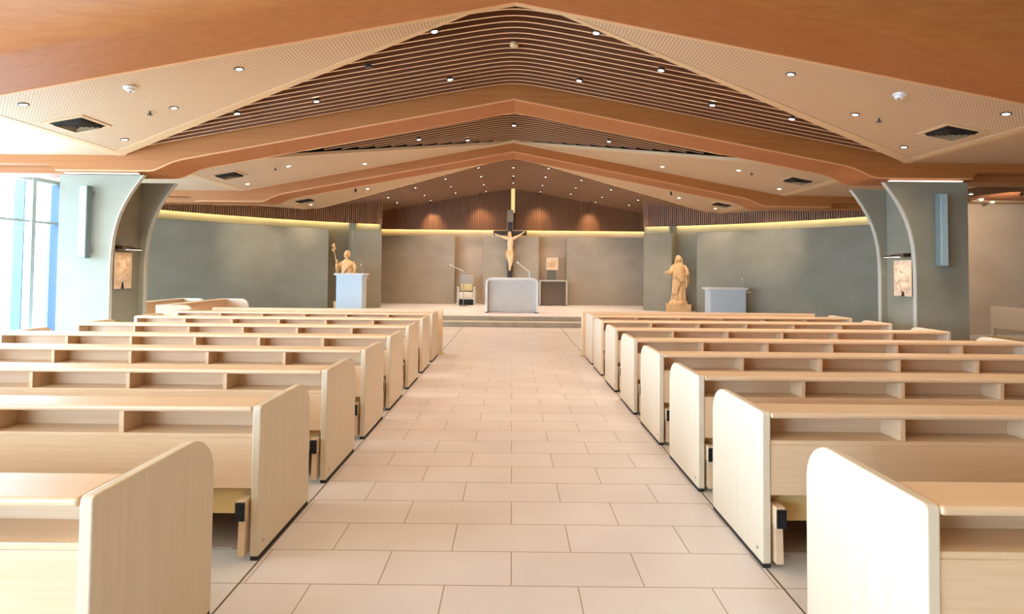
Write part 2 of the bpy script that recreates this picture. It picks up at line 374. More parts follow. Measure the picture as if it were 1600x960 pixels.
while y < 18.85:
    xl = min(XK, max(.1, (y-13.45)/.448 + .12))
    if y > 13.45: slat(bm, -xl, xl, y)
    y += .13
struct('ceiling_slats', bm, 'slat', 'lateral wooden slats of the ceiling over the altar')
bm = bmesh.new(); y = 9.1
while y < 13.1: slat(bm, 8.9, XR, y); y += .13
struct('ceiling_slats', bm, 'slat', 'lateral wooden slats over the right side aisle')

# beams
def low_path(s, dz=0, xe=12.0): return [(s*x, z+dz) for x, z in LOW] + [(s*xe, 2.87+dz)]
def beam(Yf, Yr, top, lb, xr=None):
    bm = bmesh.new(); xn = 6.95
    L = [(x, z) for x, z in LOW] + [(xn, 2.87)]
    low = [(-x, z) for x, z in reversed(L[1:])] + L
    up = [(xn, ZF+top), (XK, ZF+top), (0, 4.22+top), (-XK, ZF+top), (-xn, ZF+top)]
    prism(bm, low + up, Yf, Yr)
    for s, xe in ((-1, XL), (1, xr or XR)):
        a, b = sorted((s*xn, xe)); box(bm, a, b, Yf+.28, Yr, 2.87, ZF+top)
        pl = [(s*xn, 2.87), (s*(xn+.04), 2.93), (s*(xn+.12), 2.965), (s*(xn+.22), 2.975), (xe, 2.975), (xe, ZF+top), (s*xn, ZF+top)]
        prism(bm, pl if s > 0 else pl[::-1], Yf, Yf+.25)
    o = struct('ceiling_beam', bm, 'beam', 'amber veneered gable beam, '+lb)
    bm = bmesh.new()
    for y0, y1, dz in ((Yf-.004, Yf+.016, -.006), (Yr-.014, Yr+.004, -.006)):
        lo = [(x, z+dz) for x, z in low]; hi = [(x, z+dz+.018) for x, z in low]; prism(bm, lo + hi[::-1], y0, y1)
    e = link('edge_trim', bm_done(bm, 'edge_trim'), 'beam_edge', o)
    return o
beam(8.3, 9.0, .1, 'second one, above the pillars')
beam(12.0, 12.7, .1, 'third from the viewer', 8.85)
# first beam: its near face sweeps up in a wide curve
bm = bmesh.new()
prof = [(5.27, 0), (4.62, 0), (4.56, .012), (4.50, .05), (4.44, .11), (4.38, .20), (4.33, .32), (4.30, .46), (4.30, .6), (5.27, .6)]
xs = [-x for x, z in reversed(LOW[1:])] + [x for x, z in LOW]; zs = [z for x, z in reversed(LOW[1:])] + [z for x, z in LOW]
xs = [XL] + xs + [XR]; zs = [2.87] + zs + [2.87]
R = [[bm.verts.new((x, y, z+dz)) for y, dz in prof] for x, z in zip(xs, zs)]
n = len(prof)
for a, b in zip(R, R[1:]):
    for i in range(n): bm.faces.new((a[i], a[(i+1) % n], b[(i+1) % n], b[i]))
bm.faces.new(R[0]); bm.faces.new(R[-1][::-1])
b1 = struct('ceiling_beam', bm, 'beam', 'amber veneered gable beam nearest to the viewer'); smooth(b1, 30)
bm = bmesh.new(); low = list(zip(xs, zs)); prism(bm, [(x, z-.006) for x, z in low] + [(x, z+.012) for x, z in low][::-1], 5.258, 5.274); link('edge_trim', bm_done(bm, 'edge_trim'), 'beam_edge', b1)

# ---------------------------------------------------------------- pillars with flared fins
F1 = [(5.635, 2.815), (5.73, 2.69), (5.83, 2.54), (5.92, 2.38), (5.99, 2.22), (6.045, 2.04), (6.083, 1.84), (6.103, 1.62), (6.11, 1.42), (6.11, 0)]
for s, nm in ((-1, 'left'), (1, 'right')):
    rt = thing('pillar', 'grey plaster pillar with two flared fins, %s of the aisle' % nm, 'pillar', (s*6.5, 8.75, 0)); rt['kind'] = 'structure'
    def loc(o): o.parent = rt; o.matrix_parent_inverse = Matrix.Translation((-s*6.5, -8.75, 0)); return o
    for y0, y1, xo in ((8.33, 8.385, 6.9), (9.13, 9.185, 6.9)):
        bm = bmesh.new(); prism(bm, [(s*x, z) for x, z in F1] + [(s*xo, 0), (s*xo, 2.815)], y0, y1); loc(link('fin', bm_done(bm, 'fin'), 'plaster'))
        bm = bmesh.new()      # pale edge of the fin
        e = [(s*(x-.014), z) for x, z in F1]; e2 = [(s*(x+.004), z) for x, z in F1]; prism(bm, e + e2[::-1], y0-.006, y1+.004); o = loc(link('fin_edge', bm_done(bm, 'fin_edge'), 'plaster_edge')); o['label'] = 'pale edge strip of the fin'
    bm = bmesh.new(); a, b = sorted((s*6.21, s*6.9)); box(bm, a, b, 8.385, 9.13, 0, 2.815); loc(link('core', bm_done(bm, 'core'), 'plaster'))
    bm = bmesh.new(); a, b = sorted((s*5.75, s*6.86)); box(bm, a, b, 8.36, 8.42, 2.84, 2.85); o = link('led_strip', bm_done(bm, 'led_strip'), 'ledw'); tag(o, 'thin white light line on top of the %s pillar' % nm, 'light')
    # slim column loudspeaker on the front fin
    sp = thing('column_speaker', 'slim tall column loudspeaker on the %s pillar' % nm, 'loudspeaker', (s*6.42, 8.33, 1.54))
    bm = bmesh.new(); box(bm, -.06, .06, -.15, -.05, 0, 1.09); bevel(link('cabinet', bm_done(bm, 'cabinet'), 'speaker_side', sp), .008)
    bm = bmesh.new(); box(bm, -.052, .052, -.158, -.149, .01, 1.08); bevel(link('grille', bm_done(bm, 'grille'), 'speaker', sp), .004)
    for z in (.12, .97):
        bm = bmesh.new(); box(bm, -.02, .02, -.052, 0, z-.03, z+.03); link('bracket', bm_done(bm, 'bracket'), 'speaker_side', sp)
    # carved relief with its picture lamp
    rl = thing('relief_panel', 'carved wooden relief panel hanging on the inner face of the %s pillar' % nm, 'relief', (s*6.21, 8.72, 1.07))
    bm = bmesh.new(); random.seed(11 if s < 0 else 23); nx, nz = 44, 64; blobs = []
    for k in range(26): blobs.append((random.uniform(-.13, .13), random.uniform(.12, .48), random.uniform(.015, .05), random.uniform(.03, .10), random.uniform(-.9, .9), random.uniform(.018, .04)))
    def hh(y, z):
        v = 0
        for by, bz, sy, sz, an, a_ in blobs:
            dy, dz = y-by, z-bz; u = dy*cos(an)+dz*sin(an); w = -dy*sin(an)+dz*cos(an)
            d = (u/sy)**2 + (w/sz)**2
            if d < 1: v = max(v, a_*sqrt(1-d))
        if z < .10 and abs(y) < .012 + .02*(.1-z)/.1: v = -.008
        return v
    g = [[bm.verts.new((-s*(.035+hh(-.2+.4*i/nx, .57*j/nz)), -.2+.4*i/nx, .57*j/nz)) for i in range(nx+1)] for j in range(nz+1)]
    for j in range(nz):
        for i in range(nx): bm.faces.new((g[j][i], g[j][i+1], g[j+1][i+1], g[j+1][i]))
    link('carving', bm_done(bm, 'carving'), 'relief', rl)
    bm = bmesh.new(); a, b = sorted((0, -s*.0345)); box(bm, a, b, -.2, .2, 0, .57); link('backing_board', bm_done(bm, 'backing_board'), 'dark_wood', rl)
    pl = thing('picture_lamp', 'small bronze picture lamp above the relief on the %s pillar' % nm, 'lamp', (s*6.21, 8.72, 1.72))
    bm = bmesh.new(); a, b = sorted((0, -s*.04)); box(bm, a, b, -.14, -.02, -.025, .03); bevel(link('wall_plate', bm_done(bm, 'wall_plate'), 'bronze', pl), .005)
    bm = bmesh.new(); tube(bm, [(-s*.03, -.05, .01), (-s*.10, 0, .02), (-s*.20, .03, -.01)], .008, 8); link('arm', bm_done(bm, 'arm'), 'bronze', pl)
    bm = bmesh.new(); tube(bm, [(-s*.20, -.2, -.02), (-s*.20, .2, -.02)], .013, 10); link('shade', bm_done(bm, 'shade'), 'bronze', pl)
    bm = bmesh.new(); box(bm, -s*.20-.007, -s*.20+.007, -.18, .18, -.038, -.032); link('lamp_tube', bm_done(bm, 'lamp_tube'), 'ledw', pl)
    l = bpy.data.lights.new('lamp_light', 'AREA'); l.shape = 'RECTANGLE'; l.size = .02; l.size_y = .34; l.energy = 1.6; l.color = (1, .78, .55)
    lo = bpy.data.objects.new('lamp_light', l); COL.objects.link(lo); lo.parent = pl; lo.location = (-s*.19, 0, -.045); lo.rotation_euler = (0, s*radians(35), 0)

# ---------------------------------------------------------------- ceiling fixtures
ANG = atan(SL)
def ceil_pose(x, y, off=0):
    z = zc(x) + off
    return (x, y, z), (0, (0 if abs(x) >= XK else (ANG if x > 0 else -ANG if x < 0 else 0)), 0)
spot_d = {}
def spot_data(kind):
    if kind not in spot_d:
        e, ang, c = {'main': (DOWN_W, 130, DOWN_C), 'wash': (DOWN_W*.85, 120, (1, .74, .5))}[kind]
        l = bpy.data.lights.new('downlight_beam', 'SPOT'); l.energy = e; l.spot_size = radians(ang); l.spot_blend = .8; l.color = c; l.shadow_soft_size = .05; spot_d[kind] = l
    return spot_d[kind]
def lathe_disc(bm, prof, seg=20):
    R = [[bm.verts.new((r*cos(2*pi*k/seg), r*sin(2*pi*k/seg), z)) for k in range(seg)] for r, z in prof]
    for a, b in zip(R, R[1:]):
        for k in range(seg): bm.faces.new((a[k], a[(k+1) % seg], b[(k+1) % seg], b[k]))
    return R
def ring_mesh(r0, r1):
    bm = bmesh.new(); lathe_disc(bm, [(r0, .03), (r0, -.004), (r0+.006, -.012), (r1, -.008), (r1, .01)]); return bm_done(bm, 'trim_ring')
def lens_mesh(r):
    bm = bmesh.new(); R = lathe_disc(bm, [(r, -.0075)]); bm.faces.new(R[0]); return bm_done(bm, 'lens')
RM, RMw, LM, LMo = ring_mesh(.033, .052), ring_mesh(.033, .048), lens_mesh(.034), lens_mesh(.034)
RM.materials.append(MT['trim_dark']); RMw.materials.append(MT['white']); LM.materials.append(MT['lamp']); LMo.materials.append(MT['lamp_off'])
def downlight(x, y, label, group=None, dark=False, off=0, lit=True, kind='main', sc=1.0):
    L, R = ceil_pose(x, y, off)
    t = thing('downlight', label, 'ceiling light', L, 0, group); t.rotation_euler = R; t.scale = (sc, sc, sc)
    link('trim_ring', RM if dark else RMw, None, t); link('lens', LM if lit else LMo, None, t)
    if lit:
        o = bpy.data.objects.new('lamp_light', spot_data(kind)); COL.objects.link(o); o.parent = t; o.location = (0, 0, -.03); o.rotation_euler = (0, -R[1], 0)
    return t
for s, nm in ((-1, 'left'), (1, 'right')):
    gg = None
    for x, y, ds in ((3.08, 6.08, 'highest up the slope'), (4.27, 6.84, 'beside the sprinkler head'), (5.42, 6.02, 'by the first beam'), (5.44, 7.63, 'between air vent and second beam')):
        downlight(s*x, y, 'recessed downlight in near %s perforated board, %s' % (nm, ds), None, True)
    for x, y, ds in ((.89, 5.98, 'closest to the first beam'), (.89, 7.5, 'nearest the ridge by the second beam'), (2.7, 7.44, 'second along the row by the second beam'), (3.75, 7.38, 'last along the row by the second beam')):
        downlight(s*x, y, 'downlight in near slats %s of ridge, %s' % (nm, ds), None, True, -.01)
    downlight(s*1.78, 6.63, ('unlit' if s < 0 else 'lit')+' downlight in near slats %s of ridge, beside the board edge' % nm, None, True, -.01, lit=s > 0)
    for x, y, ds in ((4.36, 10.6, 'beside the sprinkler head'), (3.13, 11.5, 'highest up the slope'), (5.55, 11.44, 'lowest, past the air vent')):
        downlight(s*x, y, 'lit recessed downlight in the middle %s ceiling board, %s' % (nm, ds))
    downlight(s*1.79, 10.3, 'lit downlight between the middle slats %s of the ridge' % nm, None, True, -.01)
    for x, y, ds in (((3.79, 14.24, 'upper one') if s < 0 else (4.41, 14.56, 'upper one')), (5.55, 15.05, 'lower one beyond the air vent')):
        downlight(s*x, y, 'lit recessed downlight in the farthest %s ceiling board, %s' % (nm, ds))
downlight(-.93, 11.0, 'lit downlight just left of the ridge at the end of the middle slats', None, True, -.01)
downlight(0, 10.42, 'lit downlight on the ridge of the middle slats', None, True, -.03)
for x, ys in ((.9, (14.0, 15.3, 16.8, 18.15)), (1.83, (14.74, 16.05, 17.4)), (2.72, (15.24, 16.8, 18.05)), (3.66, (16.05, 17.3))):
    for s in (-1, 1):
        for y in ys:
            downlight(s*x, y, 'tiny lit downlight among those in the slats above the altar, %s of the ridge' % ('left' if s < 0 else 'right'), 'tiny downlights above the altar, %s half' % ('left' if s < 0 else 'right'), True, -.012, kind='wash', sc=.72)
for y in (14.75, 16.06, 17.35):
    downlight(0, y, 'tiny lit downlight on the ridge line above the altar', 'tiny downlights on the altar ridge', True, -.03, kind='wash', sc=.72)
downlight(9.6, 11.5, 'lit downlight over the right side aisle, nearest the pillar', None, False, .01); 
for x, y in ((10.39, 12.2), (11.0, 12.6)):
    t = thing('smoke_detector', 'small white detector under the right aisle slats, %s' % ('left one' if x < 10.6 else 'right one'), 'detector', (x, y, ZF))
    bm = bmesh.new(); R = lathe_disc(bm, [(.06, .01), (.06, -.02), (.03, -.05)]); bm.faces.new(R[-1]); smooth(link('housing', bm_done(bm, 'housing'), 'white', t))
# unseen downlights added over and behind the viewer for more light, same fitting
for x in (-4.2, 0, 4.2):
    for y in (-2.2, .4, 3.0):
        downlight(x, y, 'unseen downlight added over the viewer for more light', 'added downlights over the viewer', True, .17)
# smoke detectors, sprinklers, vents, a sensor on the ridge
for s, nm in ((-1, 'left'), (1, 'right')):
    L, R = ceil_pose(s*4.275, 6.055)
    t = thing('smoke_detector', 'round white smoke detector on the nearest %s perforated board' % nm, 'smoke detector', L); t.rotation_euler = R
    bm = bmesh.new(); Q = lathe_disc(bm, [(.065, .005), (.068, -.012), (.06, -.022), (.04, -.026)]); bm.faces.new(Q[-1]); smooth(link('base', bm_done(bm, 'base'), 'white', t))
    bm = bmesh.new(); Q = lathe_disc(bm, [(.042, -.024), (.044, -.045), (.036, -.055)]); bm.faces.new(Q[-1]); smooth(link('sensor_head', bm_done(bm, 'sensor_head'), 'white', t))
    bm = bmesh.new(); Q = lathe_disc(bm, [(.012, -.053), (.01, -.060)]); bm.faces.new(Q[-1]); link('indicator', bm_done(bm, 'indicator'), 'trim_dark', t)
    for y, x, bn in ((6.83, 4.56, 'nearest'), (10.6, 4.61, 'middle')):
        L, R = ceil_pose(s*x, y); t = thing('sprinkler', 'small dark sprinkler head on the %s ceiling board, %s side' % (bn, nm), 'sprinkler', L)
        bm = bmesh.new(); tube(bm, [(0, 0, .01), (0, 0, -.04)], .012, 8); link('stem', bm_done(bm, 'stem'), 'trim_dark', t)
        bm = bmesh.new(); Q = lathe_disc(bm, [(.03, -.035), (.028, -.045)], 12); bm.faces.new(Q[0]); bm.faces.new(Q[1]); link('deflector', bm_done(bm, 'deflector'), 'trim_dark', t)
    for y, bn in ((6.82, 'nearest'), (10.5, 'middle'), (14.33, 'farthest')):
        L, R = ceil_pose(s*5.45, y); t = thing('air_vent', 'square louvred air vent in the %s ceiling board, %s side' % (bn, nm), 'air vent', L); t.rotation_euler = R
        bm = bmesh.new()
        def sq(r, z): return [bm.verts.new((a*r, b*r, z)) for a, b in ((-1, -1), (1, -1), (1, 1), (-1, 1))]
        def fr(r0, z0, r1, z1):
            a, b = sq(r0, z0), sq(r1, z1)
            for i in range(4): bm.faces.new((a[i], a[(i+1) % 4], b[(i+1) % 4], b[i]))
        fr(.25, 0, .25, -.012); fr(.25, -.012, .205, -.012); fr(.205, -.012, .205, .02)
        link('frame', bm_done(bm, 'frame'), 'board', t)
        bm = bmesh.new(); fr(.21, -.001, .21, -.004); a = sq(.21, -.0045); bm.faces.new(a); link('duct', bm_done(bm, 'duct'), mat('duct_and_blade_shade', '#1C120C', .9) if 'duct_and_blade_shade' not in bpy.data.materials else bpy.data.materials['duct_and_blade_shade'], t)
        for r in (.19, .15, .11, .07):
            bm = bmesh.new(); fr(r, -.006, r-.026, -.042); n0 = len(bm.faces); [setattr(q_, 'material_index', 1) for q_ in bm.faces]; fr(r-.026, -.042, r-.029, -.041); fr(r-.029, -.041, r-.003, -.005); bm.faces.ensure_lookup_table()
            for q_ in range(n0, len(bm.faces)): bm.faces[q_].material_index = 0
            lv = link('louvre', bm_done(bm, 'louvre'), 'board', t); lv.data.materials.append(bpy.data.materials['duct_and_blade_shade'])  # outer blade faces darkened: their shade is put into the colour
t = thing('motion_sensor', 'small pale sensor hanging on the ridge between the near slats', 'sensor', (-.01, 6.72, 4.205))
bm = bmesh.new(); Q = lathe_disc(bm, [(.055, .02), (.055, -.01), (.035, -.03)]); bm.faces.new(Q[-1]); smooth(link('housing', bm_done(bm, 'housing'), 'board', t))

# ---------------------------------------------------------------- pews
PH, PD = .745, .66
def end_profile(d=PD, h=PH, r=.16):
    p = [(0, .02), (0, h-.018)] + [(.018*(1-cos(a)), h-.018*(1-sin(a))) for a in [pi/2*i/4 for i in range(1, 5)]]
    p += [(d-r+r*sin(a), h-r+r*cos(a)) for a in [pi/2*i/12 for i in range(0, 13)]]
    p += [(d, .02)]
    return p
def make_pew(L, label, ncomp=6, sgn=1):
    # local frame: x=0 at the aisle face, runs to sgn*L; y=0 nearest edge
    t = thing('pew', label, 'pew'); X = lambda a: sgn*a
    def bx(bm, a, b, *r): a, b = sorted((X(a), X(b))); box(bm, a, b, *r)
    T = .042
    for a in (0, L-T):
        bm = bmesh.new(); lo, hi = sorted((X(a), X(a+T))); prism(bm, end_profile(), lo, hi, 'x'); e = bevel(link('end_panel', bm_done(bm, 'end_panel'), 'pew_end_lit', t), .007, 3)
        bm = bmesh.new(); box(bm, lo+.003, hi-.003, .004, PD-.004, 0, .02); f = link('foot_strip', bm_done(bm, 'foot_strip'), 'foot', e)
        if a == 0:
            bm = bmesh.new(); tube(bm, [(X(.002), .055, .075), (X(-.003), .055, .075)], .008, 12); link('bolt', bm_done(bm, 'bolt'), 'metal', e)
    bm = bmesh.new(); bx(bm, T, L-T, -.004, .20, PH-.032, PH-.004); bevel(link('top_ledge', bm_done(bm, 'top_ledge'), 'pew', t), .011, 3)
    bm = bmesh.new(); bx(bm, T, L-T, .008, .16, .585, .607); bevel(link('book_shelf', bm_done(bm, 'book_shelf'), 'pew', t), .003)
    bm = bmesh.new(); bx(bm, T, L-T, .16, .178, .36, PH-.034); link('backrest', bm_done(bm, 'backrest'), 'pew', t)
    bm = bmesh.new(); bx(bm, T, L-T, .006, .024, .345, .5855); bevel(link('front_panel', bm_done(bm, 'front_panel'), 'pew', t), .002)
    w = (L-2*T)/ncomp
    for k in range(1, ncomp):
        bm = bmesh.new(); bx(bm, T+k*w-.012, T+k*w+.012, .012, .158, .608, PH-.033); link('divider', bm_done(bm, 'divider'), 'pew', t)
    bm = bmesh.new(); bx(bm, T, L-T, .178, PD-.04, .33, .36); bevel(link('seat', bm_done(bm, 'seat'), 'pew', t), .008)
    o = None
    bm = bmesh.new(); bx(bm, T, L-T, .075, .10, .195, .325); o = link('lower_rail', bm_done(bm, 'lower_rail'), 'raw_wood', t); o['label'] = 'yellowish lower rail under the front panel'
    bm = bmesh.new(); bx(bm, T, L-T, .13, .60, .0, .012) ; bx(bm, T, L-T, .55, .58, .0, .30); o = link('under_pew_shadow', bm_done(bm, 'under_pew_shadow'), mat('shadow_board', '#A8937F', .8) if 'shadow_board' not in bpy.data.materials else bpy.data.materials['shadow_board'], t)  # added floor sheet and upright, coloured as the shadow under the pew
    for a in (.052, L/2, L-.1):
        bm = bmesh.new(); bx(bm, a, a+.045, -.03, .075, .205, .30); k = bevel(link('kneeler_arm', bm_done(bm, 'kneeler_arm'), 'pew', t), .003)
        bm = bmesh.new(); bx(bm, a+.001, a+.044, -.042, -.03, .207, .292); link('rubber_pad', bm_done(bm, 'rubber_pad'), 'black', k)
        bm = bmesh.new(); lo, hi = sorted((X(a+.006), X(a+.04))); prism(bm, [(-.01, .205), (.05, .205), (.035, .03), (-.02, .03)], lo, hi, 'x'); g = link('kneeler_leg', bm_done(bm, 'kneeler_leg'), 'pew', k)
        bm = bmesh.new(); tube(bm, [(X(a+.03), .0, .06), (X(a+.075), .0, .06)], .005, 8); link('pin', bm_done(bm, 'pin'), 'metal', g)
    return t
ORD = ['nearest row, cut by the picture edge', 'second from the viewer', 'third from the viewer', 'fourth from the viewer', 'fifth from the viewer', 'sixth from the viewer', 'seventh from the viewer', 'eighth, just behind the front partition']
RY = [1.625, 2.68, 3.59, 4.54, 5.49, 6.50, 7.50, 8.38]
LY = [1.625, 2.70, 3.67, 4.62, 5.56, 6.55, 7.56, 8.48]
for sgn, ys, nm in ((-1, LY, 'left'), (1, RY, 'right')):
    proto = None
    for k, y in enumerate(ys):
        lb = 'pale wooden pew %s of the aisle, %s' % (nm, ORD[k])
        if proto is None: proto = make_pew(3.96, lb, 6, sgn); t = proto
        else: t = copy_tree(proto); t['label'] = lb
        t['group'] = 'pews in rows on the %s of the aisle' % nm
        t.location = (sgn*1.215 - .01, y, 0)
# front partitions (plain board, legs, kneeler)
def make_partition(L, label, sgn=1):
    t = thing('front_partition', label, 'partition'); X = lambda a: sgn*a
    def bx(bm, a, b, *r): a, b = sorted((X(a), X(b))); box(bm, a, b, *r)
    bm = bmesh.new(); bx(bm, 0, L, 0, .05, .27, PH); bevel(link('board', bm_done(bm, 'board'), 'pew', t), .015, 3)
    for a in (0, L/2, L-.07):
        bm = bmesh.new(); bx(bm, a, a+.07, .0, .05, .015, .27); g = bevel(link('leg', bm_done(bm, 'leg'), 'pew_end_lit', t), .004)
        bm = bmesh.new(); bx(bm, a-.02, a+.11, -.04, .09, 0, .015); link('base_plate', bm_done(bm, 'base_plate'), 'raw_wood', g)
    bm = bmesh.new(); bx(bm, .1, L-.1, -.28, -.08, .09, .12); k = bevel(link('kneeler', bm_done(bm, 'kneeler'), 'raw_wood', t), .006)
    for a in (.16, L-.22):
        bm = bmesh.new(); bx(bm, a, a+.05, -.24, .02, .03, .09); link('kneeler_bracket', bm_done(bm, 'kneeler_bracket'), 'pew', k)
    return t
for sgn, y, nm in ((-1, 9.32, 'left'), (1, 9.20, 'right')):
    t = make_partition(3.9, 'plain pale wooden partition in front of the first row, %s of the aisle' % nm, sgn); t.location = (sgn*1.165-.01, y, 0)
# side pews turned towards the aisle
t = make_pew(2.25, 'side pew by the left wall facing the aisle, nearer the middle', 3, 1); t.rotation_euler = (0, 0, pi/2+radians(-6)); 
def place_side(t, x, y, ang): t.location = (x, y, 0); t.rotation_euler = (0, 0, ang)
# left ones: their seats face +X, so local y (seat direction) -> +X : rotate by -90 deg, local +x -> -Y
place_side(t, -6.42, 12.05, -pi/2 + radians(2))
t2 = copy_tree(t); t2['label'] = 'side pew by the left wall facing the aisle, half hidden behind the left pillar'; place_side(t2, -7.32, 12.0, -pi/2 + radians(2))
for o in (t, t2): o['group'] = 'side pews by the left wall'
t = make_partition(2.4, 'pale wooden partition with kneeler by the right wall, beyond the pillar', 1); place_side(t, 10.40, 12.0, -pi/2 - radians(-7))

# ---------------------------------------------------------------- altar furniture
ST = .26
def frame_table(name, label, cat, x0, x1, y0, y1, z1, th, r, mf, mp, inset):
    w = x1-x0; t = thing(name, label, cat, ((x0+x1)/2, y0, ST)); h = z1-ST; a = w/2
    def outl(a, h, r, n=8): return [(-a, 0), (-a, h-r)] + [(-a+r*(1-cos(t_)), h-r+r*sin(t_)) for t_ in [pi/2*i/n for i in range(1, n+1)]] + [(a-r+r*sin(t_), h-r+r*cos(t_)) for t_ in [pi/2*i/n for i in range(0, n+1)]] + [(a, 0)]
    O = outl(a, h, r); I = outl(a-th, h-th, max(.005, r-th)); bm = bmesh.new()
    # arch-shaped frame built as quads
    n = len(O); V = [[bm.verts.new((p[0], y, p[1])) for p in Q] for y in (0, y1-y0) for Q in (O, I)]
    for i in range(n-1):
        bm.faces.new((V[0][i], V[0][i+1], V[1][i+1], V[1][i])); bm.faces.new((V[2][i], V[3][i], V[3][i+1], V[2][i+1]))
        bm.faces.new((V[0][i], V[2][i], V[2][i+1], V[0][i+1])); bm.faces.new((V[1][i], V[1][i+1], V[3][i+1], V[3][i]))
    for i in (0, n-1): bm.faces.new((V[0][i], V[1][i], V[3][i], V[2][i]))
    smooth(link('frame', bm_done(bm, 'frame'), mf, t), 35)
    bm = bmesh.new(); box(bm, -a+th, a-th, inset, inset+.03, .02, h-th); link('front_panel', bm_done(bm, 'front_panel'), mp, t)
    for s in (-1, 1):
        bm = bmesh.new(); b0, b1 = sorted((s*a, s*(a-th-.02))); box(bm, b0-.004, b1+.004, -.005, (y1-y0)+.005, 0, .02); link('foot', bm_done(bm, 'foot'), 'foot', t)
    return t
frame_table('altar', 'pale stone altar with rounded frame at the centre of the platform', 'altar', -.735, .708, 15.0, 15.75, 1.21, .06, .14, 'stone_white', 'stone', .14)
frame_table('credence_table', 'dark fronted side table with pale frame right of the altar', 'table', .90, 1.83, 18.25, 18.68, 1.11, .045, .06, 'stone', mat('dark_panel', '#6B6258', .4), .12)

# tabernacle on a glass stand
t = thing('tabernacle', 'pale square tabernacle box with ringed emblem above the side table', 'tabernacle', (1.325, 18.35, 1.445))
bm = bmesh.new(); box(bm, -.2, .2, 0, .25, 0, .41); bevel(link('box', bm_done(bm, 'box'), 'relief', t), .006)
bm = bmesh.new()
for R0 in (.06, .10): 
    for k in range(32):
        a0, a1 = 2*pi*k/32, 2*pi*(k+1)/32
        if R0 > .08 and k % 4 == 3: continue
        P = [((R0)*cos(a0), .205+R0*sin(a0)), ((R0)*cos(a1), .205+R0*sin(a1)), ((R0+.014)*cos(a1), .205+(R0+.014)*sin(a1)), ((R0+.014)*cos(a0), .205+(R0+.014)*sin(a0))]
        prism(bm, P, -.012, .002)
ell(bm, (0, 0, .205), (.035, .015, .035), 16, 8); link('emblem', bm_done(bm, 'emblem'), 'carved', t)
bm = bmesh.new(); box(bm, -.15, .13, .05, .2, -.335, 0); link('stand', bm_done(bm, 'stand'), mat('smoked_stand', '#6F6A5C', .5), t)

# presider's chair
t = thing('presider_chair', 'upholstered armchair with tall grey back left of the altar', 'chair', (-1.515, 18.0, ST))
def part(nm, m, *bs, bw=0, par=None):
    bm = bmesh.new()
    for b in bs: box(bm, *b)
    o = link(nm, bm_done(bm, nm), m, par or t)
    if bw: bevel(o, bw, 3)
    return o
part('back_cushion', 'fabric_grey', (-.23, .23, .42, .5, .40, 1.0), bw=.03)
part('seat', 'fabric', (-.24, .24, .02, .46, .24, .43), bw=.04)
part('lumbar_pillow', 'cushion', (-.2, .2, .30, .42, .46, .70), bw=.05)
part('seat_base', 'chair_frame', (-.25, .25, .03, .48, .2, .245), bw=.005)
part('under_panel', 'foot', (-.24, .24, .25, .27, .0, .2))
for s in (-1, 1):
    a, b = sorted((s*.25, s*.29)); part('leg', 'chair_frame', (a, b, .0, .05, 0, .56), bw=.006); part('leg', 'chair_frame', (a, b, .45, .5, 0, .56), bw=.006)
    part('armrest', 'chair_frame', (a-.01, b+.01, -.01, .51, .56, .6), bw=.01)
# microphone stands
def mic_stand(name, label, x, y, z0, hz, dx, dz, base=True):
    t = thing(name, label, 'microphone stand', (x, y, z0))
    if base:
        bm = bmesh.new(); Q = lathe_disc(bm, [(.14, 0), (.14, .01), (.03, .02)]); bm.faces.new(Q[-1]); bm.faces.new(Q[0]); link('base', bm_done(bm, 'base'), 'metal', t)
    bm = bmesh.new(); tube(bm, [(0, 0, .015 if base else 0), (0, 0, hz)], .012, 8); link('pole', bm_done(bm, 'pole'), 'metal', t)
    bm = bmesh.new(); tube(bm, [(0, 0, hz), (dx, -.05, hz+dz)], .010, 8); link('boom', bm_done(bm, 'boom'), 'stone_white', t)
    bm = bmesh.new(); ell(bm, (dx, -.05, hz+dz), (.028, .028, .028), 10, 8); link('microphone', bm_done(bm, 'microphone'), 'stone_white', t)
mic_stand('microphone_stand', 'thin microphone stand with long boom in front of the armchair', -1.565, 17.7, ST, 1.11, -.42, .20)
mic_stand('microphone_stand', 'desk microphone with slanting arm standing on the altar', .48, 15.4, 1.21, .16, -.34, .27, False)

# lecterns
def lectern(label, x0, x1, y, z1):
    w = x1-x0; t = thing('lectern', label, 'lectern', ((x0+x1)/2, y, ST)); h = z1-ST; a = w/2
    bm = bmesh.new(); prism(bm, [(-a+.06, 0), (a-.06, 0), (a-.06, h-.09), (a-.055, h-.07), (a-.03, h-.05), (-a+.03, h-.05), (-a+.055, h-.07), (-a+.06, h-.09)], 0, .42); bevel(link('body', bm_done(bm, 'body'), 'lectern', t), .006)
    bm = bmesh.new(); box(bm, -a, a, -.03, .47, h-.05, h); bevel(link('desk_top', bm_done(bm, 'desk_top'), 'stone_white', t), .012, 3)
    bm = bmesh.new(); tube(bm, [(a-.08, .1, h), (a-.09, .1, h+.12), (a-.12, .08, h+.22)], .006, 8); m_ = link('gooseneck', bm_done(bm, 'gooseneck'), 'metal', t)
    bm = bmesh.new(); ell(bm, (a-.125, .08, h+.235), (.018, .018, .028), 10, 8); link('microphone', bm_done(bm, 'microphone'), 'stone_white', m_)
    bm = bmesh.new(); box(bm, a-.05, a+.07, .0, .10, h-.13, h-.09); link('side_clip', bm_done(bm, 'side_clip'), 'riser', t)
lectern('tall narrow stone lectern in front of the left wooden statue', -4.73, -3.92, 14.6, 1.30)
lectern('low wide stone lectern by the right curved wall', 5.19, 6.25, 14.6, 1.01)

